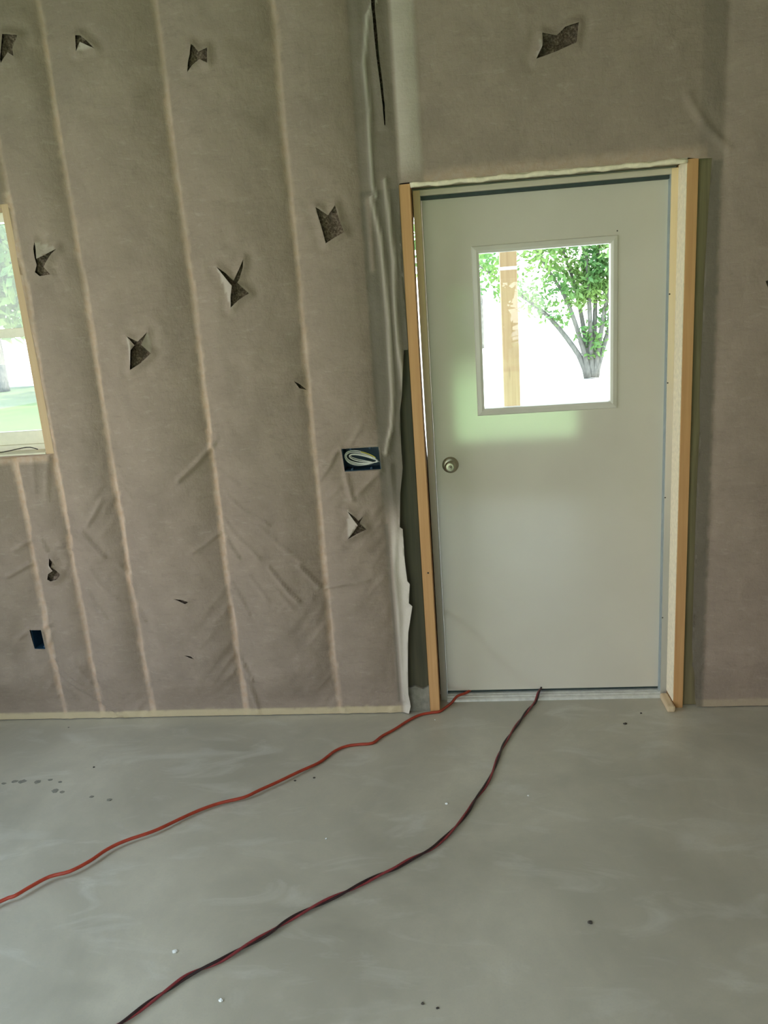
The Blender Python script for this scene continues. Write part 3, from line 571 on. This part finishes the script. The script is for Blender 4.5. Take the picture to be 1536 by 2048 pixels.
# ------------------------------------------------------------------ door
D = empty('door_1', (0.457, 0.135, 0)); tag(D, 'plain off-white door with a square window and round knob', 'door', kind='structure')
LX0, LX1, LZ0, LZ1 = 0.205, 0.708, 1.262, 1.866        # glazed opening
SX0, SX1, SZ0, SZ1 = 0.0025, 0.9085, 0.0285, 2.066
bm = bmesh.new()
Y0, Y1 = 0.135, 0.18
for x0, x1, z0, z1 in ((SX0, LX0, SZ0, SZ1), (LX1, SX1, SZ0, SZ1), (LX0, LX1, SZ0, LZ0), (LX0, LX1, LZ1, SZ1)): add_box(bm, x0, x1, Y0, Y1, z0, z1)
bmesh.ops.remove_doubles(bm, verts=bm.verts, dist=1e-5)
dead = [f for f in bm.faces if abs(f.normal.y) < 0.5 and any(g is not f and (g.calc_center_median()-f.calc_center_median()).length < 1e-4 for g in bm.faces)]
bmesh.ops.delete(bm, geom=dead, context='FACES')
slab = from_bm('slab', bm, M['door'], D)
# mitred lite frame, four pieces with a sloped face
OUT = 0.022; IN = 0.006
def lite(side):
    ring = []
    prof = [(OUT, 0.0), (OUT-0.003, -0.006), (0.004, -0.011), (-IN, -0.008), (-IN, 0.03)]
    V = []
    for off, y in prof:
        x0, x1, z0, z1 = LX0-off, LX1+off, LZ0-off, LZ1+off
        a, b2 = {'b': ((x0, z0), (x1, z0)), 't': ((x1, z1), (x0, z1)), 'l': ((x0, z1), (x0, z0)), 'r': ((x1, z0), (x1, z1))}[side]
        V += [(a[0], Y0+y, a[1]), (b2[0], Y0+y, b2[1])]
    F = [(2*i, 2*i+1, 2*i+3, 2*i+2) for i in range(len(prof)-1)]
    mesh('glass_frame', V, F, M['frame_white'], D)
for s_ in 'btlr': lite(s_)
box('pane', LX0-0.004, LX1+0.004, 0.158, 0.162, LZ0-0.004, LZ1+0.004, M['glass'], D)
jl = box('jamb', -0.0265, 0.0005, 0.10, 0.20, 0.0, 2.099, M['jamb'], D, 0.001); jr = box('jamb', 0.9105, 0.9365, 0.10, 0.20, 0.0, 2.099, M['jamb'], D, 0.001)
box('head_jamb', 0.0005, 0.9105, 0.10, 0.20, 2.079, 2.099, M['jamb_head'], D, 0.001)
box('door_stop', 0.9080, 0.9106, 0.106, 0.134, 0.02, 2.079, M['stop'], D); box('door_stop', 0.0006, 0.0022, 0.112, 0.134, 0.02, 2.079, M['stop'], D)
box('weatherstrip', 0.0022, 0.908, 0.118, 0.150, 2.0665, 2.0790, M['rubber'], D)
box('door_sweep', 0.003, 0.908, 0.142, 0.176, 0.0155, 0.0283, M['rubber'], D)
# threshold with ribs
prof = [(0.083, 0.0), (0.084, 0.010), (0.090, 0.0135), (0.100, 0.0145), (0.102, 0.0128), (0.106, 0.0128), (0.108, 0.016), (0.120, 0.0175), (0.122, 0.0158), (0.126, 0.0158), (0.128, 0.0185), (0.20, 0.0185), (0.20, 0.0)]
V = [(x_, y_, z_*0.82) for x_ in (0.0005, 0.9105) for y_, z_ in prof]; n = len(prof)
mesh('threshold', V, [(i, (i+1) % n, n+(i+1) % n, n+i) for i in range(n)]+[tuple(range(n))[::-1], tuple(range(n, 2*n))], M['alu'], D)
kn = lathe('doorknob', [(0.0, 0.0), (0.013, 0.0), (0.0115, 0.012), (0.012, 0.018), (0.018, 0.023), (0.0222, 0.029), (0.0232, 0.036), (0.0226, 0.043), (0.0208, 0.0465), (0.017, 0.0485), (0.011, 0.0493), (0.0, 0.0495)], (0.064, 0.1325, 1.046), (0, -1, 0), M['nickel'], D, 40)
lathe('rose', [(0.0335, -0.003), (0.0335, 0.003), (0.031, 0.0055), (0.024, 0.009), (0.016, 0.0105), (0.012, 0.0105)], (0.064, 0.135, 1.046), (0, -1, 0), M['nickel'], kn, 40)
lathe('lock_cylinder', [(0.0085, 0.0), (0.0085, 0.003), (0.0075, 0.004), (0.0, 0.004)], (0.064, 0.0842, 1.046), (0, -1, 0), M['nickel'], kn, 24)
box('key_slot', 0.0605, 0.0675, 0.0795, 0.0812, 1.0440, 1.0475, M['dark_metal'], kn)
for x_, y_, z_ in ((0.727, 0.135, 1.902), ): lathe('screw_head', [(0.0028, 0), (0.0022, 0.001), (0.0005, 0.0012)], (x_, y_, z_), (0, -1, 0), M['dirt'], D, 10)
for z_ in (1.66, 1.33, 0.875, 0.36): lathe('screw_head', [(0.003, 0), (0.0024, 0.001), (0.0005, 0.0012)], (0.9125, 0.10, z_), (0, -1, 0), M['dirt'], D, 10)

# ------------------------------------------------------------------ window at the left
W1 = empty('window_1', (-2.04, 0.10, 1.21)); tag(W1, 'white sash window in a bare pine opening at the left edge', 'window', kind='structure')
box('liner', -1.580, -1.545, -0.002, 0.14, 1.20, 2.172, M['window_wood'], W1, 0.0015); box('liner', -2.535, -2.500, -0.002, 0.14, 1.20, 2.172, M['window_wood'], W1, 0.0015)
box('liner_head', -2.500, -1.580, -0.002, 0.14, 2.150, 2.185, M['window_wood'], W1, 0.0015)
box('sill', -2.500, -1.580, -0.004, 0.14, 1.185, 1.212, M['sill'], W1, 0.0015)
for x0, x1 in ((-1.612, -1.580), (-2.500, -2.468)): box('frame_jamb', x0, x1, 0.085, 0.14, 1.212, 2.150, M['vinyl'], W1, 0.002)
box('frame_head', -2.468, -1.612, 0.085, 0.14, 2.115, 2.150, M['vinyl'], W1, 0.002); box('frame_sill', -2.468, -1.612, 0.085, 0.14, 1.212, 1.236, M['vinyl'], W1, 0.002)
us = box('meeting_rail', -2.468, -1.612, 0.10, 0.128, 1.675, 1.712, M['vinyl'], W1, 0.003)
box('bottom_rail', -2.468, -1.612, 0.092, 0.118, 1.236, 1.292, M['vinyl'], W1, 0.003)
box('pane', -2.468, -1.612, 0.103, 0.106, 1.292, 1.675, M['glass'], W1); box('pane', -2.468, -1.612, 0.120, 0.123, 1.712, 2.115, M['glass'], W1)
tube('splinter', smooth_path([(-1.86, -0.006, 1.2155), (-1.77, 0.01, 1.221), (-1.70, 0.03, 1.230), (-1.66, 0.028, 1.232), (-1.62, 0.012, 1.224)], 0.02), 0.0022, M['dirt'], W1, 5)

# ------------------------------------------------------------------ electrical boxes
def open_box(name, x0, x1, z0, z1, y0, y1, t, mat, parent):
    bm = bmesh.new()
    add_box(bm, x0, x0+t, y0, y1, z0, z1); add_box(bm, x1-t, x1, y0, y1, z0, z1); add_box(bm, x0+t, x1-t, y0, y1, z0, z0+t); add_box(bm, x0+t, x1-t, y0, y1, z1-t, z1); add_box(bm, x0+t, x1-t, y1-t, y1, z0+t, z1-t)
    return from_bm(name, bm, mat, parent)
E1 = empty('electrical_box', (-0.281, 0.0, 1.117)); tag(E1, 'wide dark blue electrical box full of coiled white wires beside the door', 'electrical box')
open_box('box_body', -0.356, -0.206, 1.070, 1.164, -0.013, 0.07, 0.003, M['box_blue'], E1)
for x_, z_ in ((-0.322, 1.158), (-0.245, 1.158), (-0.322, 1.076), (-0.245, 1.076)): lathe('screw_boss', [(0.005, -0.02), (0.005, 0.002), (0.002, 0.003), (0.0, 0.001)], (x_, -0.006, z_), (0, -1, 0), M['box_blue'], E1, 12)
random.seed(3)
def loop(cx, cz, a, b2, slope, y, t0, t1, mat, r=0.0019, pinch=0.5):
    P = []
    for k in range(41):
        t = t0+(t1-t0)*k/40
        ux = a*math.cos(t); w_ = b2*(1-pinch*(ux/a+1)/2)
        P.append((cx+ux, y+0.004*math.sin(2*t+cx*50), cz+w_*math.sin(t)-slope*ux))
    tube('wire', P, r, mat, E1, 6)
loop(-0.284, 1.118, 0.064, 0.034, 0.17, 0.004, 0.5, 6.4, M['wire_white']); loop(-0.282, 1.117, 0.060, 0.027, 0.20, 0.000, 0.2, 6.1, M['wire_white']); loop(-0.274, 1.116, 0.055, 0.018, 0.24, -0.002, 0.9, 6.8, M['wire_white'])
loop(-0.270, 1.114, 0.056, 0.012, 0.27, 0.006, 0.0, 5.2, M['wire_white']); loop(-0.286, 1.115, 0.062, 0.037, 0.15, 0.010, 2.2, 6.9, M['wire_white']); loop(-0.262, 1.128, 0.036, 0.012, 0.35, -0.003, 0.2, 2.2, M['wire_yellow'], 0.0022)
loop(-0.280, 1.116, 0.058, 0.023, 0.21, 0.012, 0, 6.28, M['wire_black'], 0.0026); loop(-0.276, 1.115, 0.052, 0.015, 0.23, 0.010, 0, 6.28, M['wire_black'], 0.0026)
E2 = empty('electrical_box', (-1.762, 0.0, 0.397)); tag(E2, 'small empty dark electrical box low on the wall under the window', 'electrical box')
open_box('box_body', -1.788, -1.735, 0.349, 0.444, -0.013, 0.07, 0.003, M['box_blue'], E2)
lathe('screw_boss', [(0.005, -0.02), (0.005, 0.002), (0.002, 0.003), (0.0, 0.001)], (-1.745, -0.006, 0.356), (0, -1, 0), M['box_blue'], E2, 12)

# ------------------------------------------------------------------ extension cords
def height(i, s):
    return 0
c1 = [(0.13, 0.30, -0.02), (0.118, 0.20, 0.0245), (0.103, 0.145, 0.0245), (0.075, 0.115, 0.023)]+[(0.045, 0.100, 0.0195), (0.018, 0.062, 0.0075), (-0.016, 0.012, 0.0062), (-0.034, -0.010, 0.0062), (-0.062, -0.015, 0.0062)]+[(x_, y_, 0.0062) for x_, y_ in CORD1[3:]]
p1 = smooth_path(c1, 0.012)
for i, p in enumerate(p1):
    if p.y < -0.10: p.z = 0.0062+max(0.0, (float(vnoise(np.array([i*0.045]), np.array([2.5]), 9)[0])-0.45))*0.030
C1 = empty('extension_cord', (p1[-1].x, p1[-1].y, 0)); tag(C1, 'orange extension cord running from under the door to the left edge', 'cord')
tube('cord_sheath', p1, 0.0058, M['cord_orange'], C1, 8)
c2 = [(0.43, 0.30, -0.02), (0.424, 0.20, 0.0245), (0.415, 0.145, 0.0245), (0.398, 0.105, 0.022)]+[(x_, y_, 0.0) for x_, y_ in CORD2]
p2 = smooth_path(c2, 0.008)
C2 = empty('extension_cord', (p2[-1].x, p2[-1].y, 0)); tag(C2, 'dark red and black twisted cord curving across the foreground floor', 'cord')
for s_, (mt, nm) in enumerate(((M['cord_red'], 'strand'), (M['cord_dark'], 'strand'))):
    Q = []; ph = 0.0
    for i, p in enumerate(p2):
        t = (p2[min(i+1, len(p2)-1)]-p2[max(i-1, 0)]).normalized(); sd_ = t.cross(Vector((0, 0, 1))).normalized()
        ph = i*0.20+1.6*math.sin(i*0.026)
        a_ = ph+math.pi*s_; r_ = 0.0031
        base = p.z if p.y > 0.06 else 0.0
        Q.append(Vector((p.x, p.y, base+0.0071))+sd_*math.cos(a_)*r_+Vector((0, 0, 1))*math.sin(a_)*r_)
    tube(nm, Q, 0.0038, mt, C2, 7)

# ------------------------------------------------------------------ dirt on the slab
def crumb(name, x, y, r, mat, label, cat, group=None, flat=1.0, seed=0):
    rnd = random.Random(seed); bm = bmesh.new(); bmesh.ops.create_icosphere(bm, subdivisions=2, radius=r)
    for v_ in bm.verts:
        v_.co *= rnd.uniform(0.65, 1.15); v_.co.x *= 1.3
    zmin = min(v_.co.z for v_ in bm.verts)
    for v_ in bm.verts: v_.co.z = max(0.0, (v_.co.z*0.9+r*0.35)*flat)
    for v_ in bm.verts: v_.co += Vector((x, y, 0.0002))
    o = from_bm(name, bm, mat); tag(o, label, cat, group)
for i, (x_, y_) in enumerate(SPECK_DARK):
    lab = {0: 'dark crumb of dirt on the floor before the right door stud', 1: 'tiny dark crumb nearest the foot of the right door stud', 2: 'lone dark pebble on the right foreground floor', 8: 'dark spot of mud right of the floor spatter',
           10: 'tiny dark crumb on the floor close to the left wall foot', 5: 'small dark crumb between the left wall and the mud spatter'}.get(i)
    crumb('dirt_crumb', x_, y_, {2: 0.0058, 0: 0.006, 8: 0.008, 9: 0.007}.get(i, 0.0036), M['dirt'] if i < 8 else M['spatter'], lab or {3: 'left of two small crumbs just below the orange cord', 4: 'right of two small crumbs just below the orange cord', 6: 'left of two black specks at the bottom edge', 7: 'right of two black specks at the bottom edge'}.get(i, 'flat brown mud spot between the spatter and the darker spot'), 'dirt',
          None if lab else ('crumbs between the cords' if i in (3, 4) else 'black specks at the bottom edge' if i in (6, 7) else None), 0.25 if i >= 8 else 0.9, i)
for i, (x_, y_) in enumerate(SPLAT):
    crumb('mud_spatter', x_+0.0, y_, (0.010, 0.013, 0.012, 0.008, 0.007, 0.013, 0.009, 0.008)[i], M['spatter'], ['second', 'third', 'fourth', 'fifth', 'sixth', 'left of the lower two', 'right of the lower two', 'first'][i]+(' mud spots in the spatter' if i in (5, 6) else ' mud spot from the left in the upper spatter row'), 'mud', 'mud spatter near the left wall', 0.05, 40+i)
for i, (x_, y_) in enumerate(SPECK_WHITE):
    crumb('plaster_chip', x_, y_, (0.004, 0.006, 0.005, 0.003, 0.003, 0.003)[i], M['chip'], ['white chip on the floor just left of the dark twisted cord', 'white chip on the left foreground floor', 'white chip nearest the bottom edge below the dark cord', 'tiny white chip right of the dark cord', 'tiny white chip under the orange cord by the door', 'tiny white chip midway between the cords'][i], 'chip', None, 0.9, 80+i)

# ------------------------------------------------------------------ outdoors
GZ = -0.20
gr = box('ground', -90, 90, -60, 140, GZ-0.1, GZ-0.02, M['gravel']); tag(gr, 'pale sunlit gravel yard around the building', 'ground', kind='structure')
def lawn(name, cx, cy, rx, ry, label, seed, mat):
    rnd = random.Random(seed); V = []; n = 48
    for lev, s_ in ((GZ, 1.0), (GZ-0.05, 1.0)):
        rr = random.Random(seed)
        for k in range(n):
            q = 2*math.pi*k/n; f_ = 1+0.06*(rr.random()-0.5)
            c_, s2 = math.cos(q), math.sin(q); sq = 1/max(abs(c_), abs(s2))**0.7
            V.append((cx+rx*c_*f_*sq, cy+ry*s2*f_*sq, lev))
    o = mesh(name, V, [tuple(range(n))]+[(k, n+k, n+(k+1) % n, (k+1) % n) for k in range(n)], mat); tag(o, label, 'lawn', kind='stuff')
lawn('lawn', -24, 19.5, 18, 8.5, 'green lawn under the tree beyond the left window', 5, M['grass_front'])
lawn('lawn', 6, -21.2, 19, 16.0, 'sunlit lawn behind the viewer', 6, M['grass'])
lawn('lawn', -24, 0.5, 15, 5.5, 'unseen lawn added outside the side window to cut bounce light', 8, M['grass'])  # unseen lawn added to dim the ground bounce from the side
def leaves(name, blobs, count, size, parent, seed, flat=1.0):
    rnd = np.random.default_rng(seed); w_ = np.array([b_[4] if len(b_) > 4 else b_[3]**2 for b_ in blobs]); w_ = w_/w_.sum()
    idx = rnd.choice(len(blobs), count, p=w_); B = np.array([b_[:4] for b_ in blobs])[idx]
    d = rnd.normal(size=(count, 3)); d /= np.linalg.norm(d, axis=1)[:, None]
    P = B[:, :3]+d*B[:, 3:4]*(rnd.random((count, 1))**0.45)*np.array([1, 1, flat])
    P[:, 2] = np.maximum(P[:, 2], GZ+0.03+size*1.4)
    a = rnd.normal(size=(count, 3)); a /= np.linalg.norm(a, axis=1)[:, None]; b_ = np.cross(a, rnd.normal(size=(count, 3))); b_ /= np.linalg.norm(b_, axis=1)[:, None]
    s_ = size*rnd.uniform(0.6, 1.3, (count, 1))
    V = np.stack([P-a*s_, P+b_*s_*0.42, P+a*s_, P-b_*s_*0.42], 1).reshape(-1, 3)
    me = bpy.data.meshes.new(name); me.from_pydata(V.tolist(), [], [(4*i, 4*i+1, 4*i+2, 4*i+3) for i in range(count)]); me.update()
    o = link(name, me, M['leaf'], parent); o['kind'] = 'stuff'
def stem(parent, pts, r0, r1):
    P = smooth_path(pts, 0.25); n = len(P)
    tube('trunk', P, [r0+(r1-r0)*i/(n-1) for i in range(n)], M['bark'], parent, 7)
# fan-shaped tree seen through the door window
TX, TY = 3.42, 16.6
T1 = empty('tree', (TX, TY, GZ)); tag(T1, 'fan-shaped tree with many stems seen through the right of the door window', 'tree')
fan = [(-2.3, 0.2, 3.0, 0.75), (-1.35, -0.3, 3.6, 0.35), (-0.75, 0.4, 4.0, 0.25), (-0.25, -0.2, 4.4, 0.15), (0.25, 0.3, 4.4, 0.15), (0.8, -0.2, 4.0, 0.3), (1.5, 0.2, 3.6, 0.45)]
blobs = []
for k, (dx, dy, dz, c_) in enumerate(fan):
    bx_ = TX+dx*0.06; by_ = TY+dy*0.1
    pts = [(bx_, by_, GZ), (bx_+dx*0.08, by_, GZ+0.55), (bx_+dx*0.38, by_+dy*0.4, GZ+dz*0.5), (bx_+dx*0.72, by_+dy*0.7, GZ+dz*0.72), (bx_+dx*1.1, by_+dy, GZ+dz*0.95)]
    stem(T1, pts, 0.075, 0.02)
    for q in (0.3, 0.45, 0.6, 0.78, 0.95, 1.1):
        blobs.append((bx_+dx*q, by_+dy*q, GZ+dz*(0.32+0.6*q), 0.22+0.40*q, 0.05+0.6*q if abs(dx) > 1.2 or q > 0.5 else 0.55))
for k in range(16):
    a_ = random.uniform(-2.6, 2.6); blobs.append((TX+a_, TY+random.uniform(-1.2, 1.2), GZ+random.uniform(2.7, 4.8), random.uniform(0.4, 0.75), 0.55))
for k in range(7): blobs.append((TX+0.15+random.uniform(-0.3, 0.35), TY, GZ+0.75+0.3*k, 0.34, 0.35))
leaves('foliage', blobs, 9500, 0.085, T1, 4)
def round_tree(label, x, y, h, r, zc, count, size, seed, group=None, trunk=0.22):
    T = empty('tree', (x, y, GZ)); tag(T, label, 'tree', group); rnd = random.Random(seed)
    stem(T, [(x, y, GZ+0.01), (x+0.05, y, GZ+h*0.25), (x-0.1, y, GZ+h*0.5), (x, y+0.1, GZ+h*0.8)], trunk, trunk*0.3)
    B = [(x+rnd.uniform(-r, r)*0.8, y+rnd.uniform(-r, r)*0.8, zc+rnd.uniform(-1, 1)*r*0.65, r*rnd.uniform(0.3, 0.5)) for _ in range(16)]
    leaves('foliage', B, count, size, T, seed)
round_tree('broad shade tree on the lawn seen through the left window', -17.3, 25.5, 9, 4.6, 5.4, 5500, 0.30, 11)
round_tree('tall shade tree right of the lawn beyond the left window', -5.6, 22.0, 10, 4.2, 7.0, 4000, 0.32, 14)
round_tree('pale tree far behind the lawn at the left window', -27, 40, 10, 5, 5.6, 2500, 0.4, 12)
round_tree('distant tree behind the porch post in the door window', 1.2, 34, 9, 3.2, 6.0, 1500, 0.28, 13)
for i, (x_, y_) in enumerate(((-12.5, -28.5), (-0.5, -28.5), (11.5, -29.0))):
    round_tree(('leftmost', 'middle', 'rightmost')[i]+' big tree at the edge of the rear lawn', x_, y_, 15, 4.7, 8.6, 3600, 0.6, 20+i, 'trees behind the rear lawn')
for i, x_ in enumerate((-4.2, 0.1, 4.4, 8.7)):  # unseen bushes added to keep bright sky out of the door reflection
    Bh = empty('bush', (x_, -20.5, GZ)); tag(Bh, ('first', 'second', 'third', 'fourth')[i]+' unseen bush from the left, added to block reflected sky', 'bush', 'unseen bushes blocking reflected sky')
    stem(Bh, [(x_, -20.5, GZ+0.01), (x_+0.1, -20.5, GZ+1.4), (x_, -20.4, GZ+2.6)], 0.06, 0.02)
    leaves('foliage', [(x_+dx, -20.5, z_, 0.95) for dx in (-0.85, 0, 0.85) for z_ in (0.95, 2.1, 3.3)], 2600, 0.28, Bh, 60+i)
# porch
PP = empty('porch_post', (0.407, 1.42, GZ)); tag(PP, 'square pine porch post seen through the door window', 'post')
box('post_shaft', 0.362, 0.452, 1.375, 1.465, GZ, 2.55, M['porch'], PP, 0.004); box('strap', 0.3605, 0.4535, 1.3735, 1.4665, 1.845, 1.862, M['chip'], PP)
PR = box('porch_roof', -0.7, 2.6, 0.17, 1.9, 2.55, 2.62, M['siding']); tag(PR, 'flat porch roof over the door outside', 'roof', kind='structure')
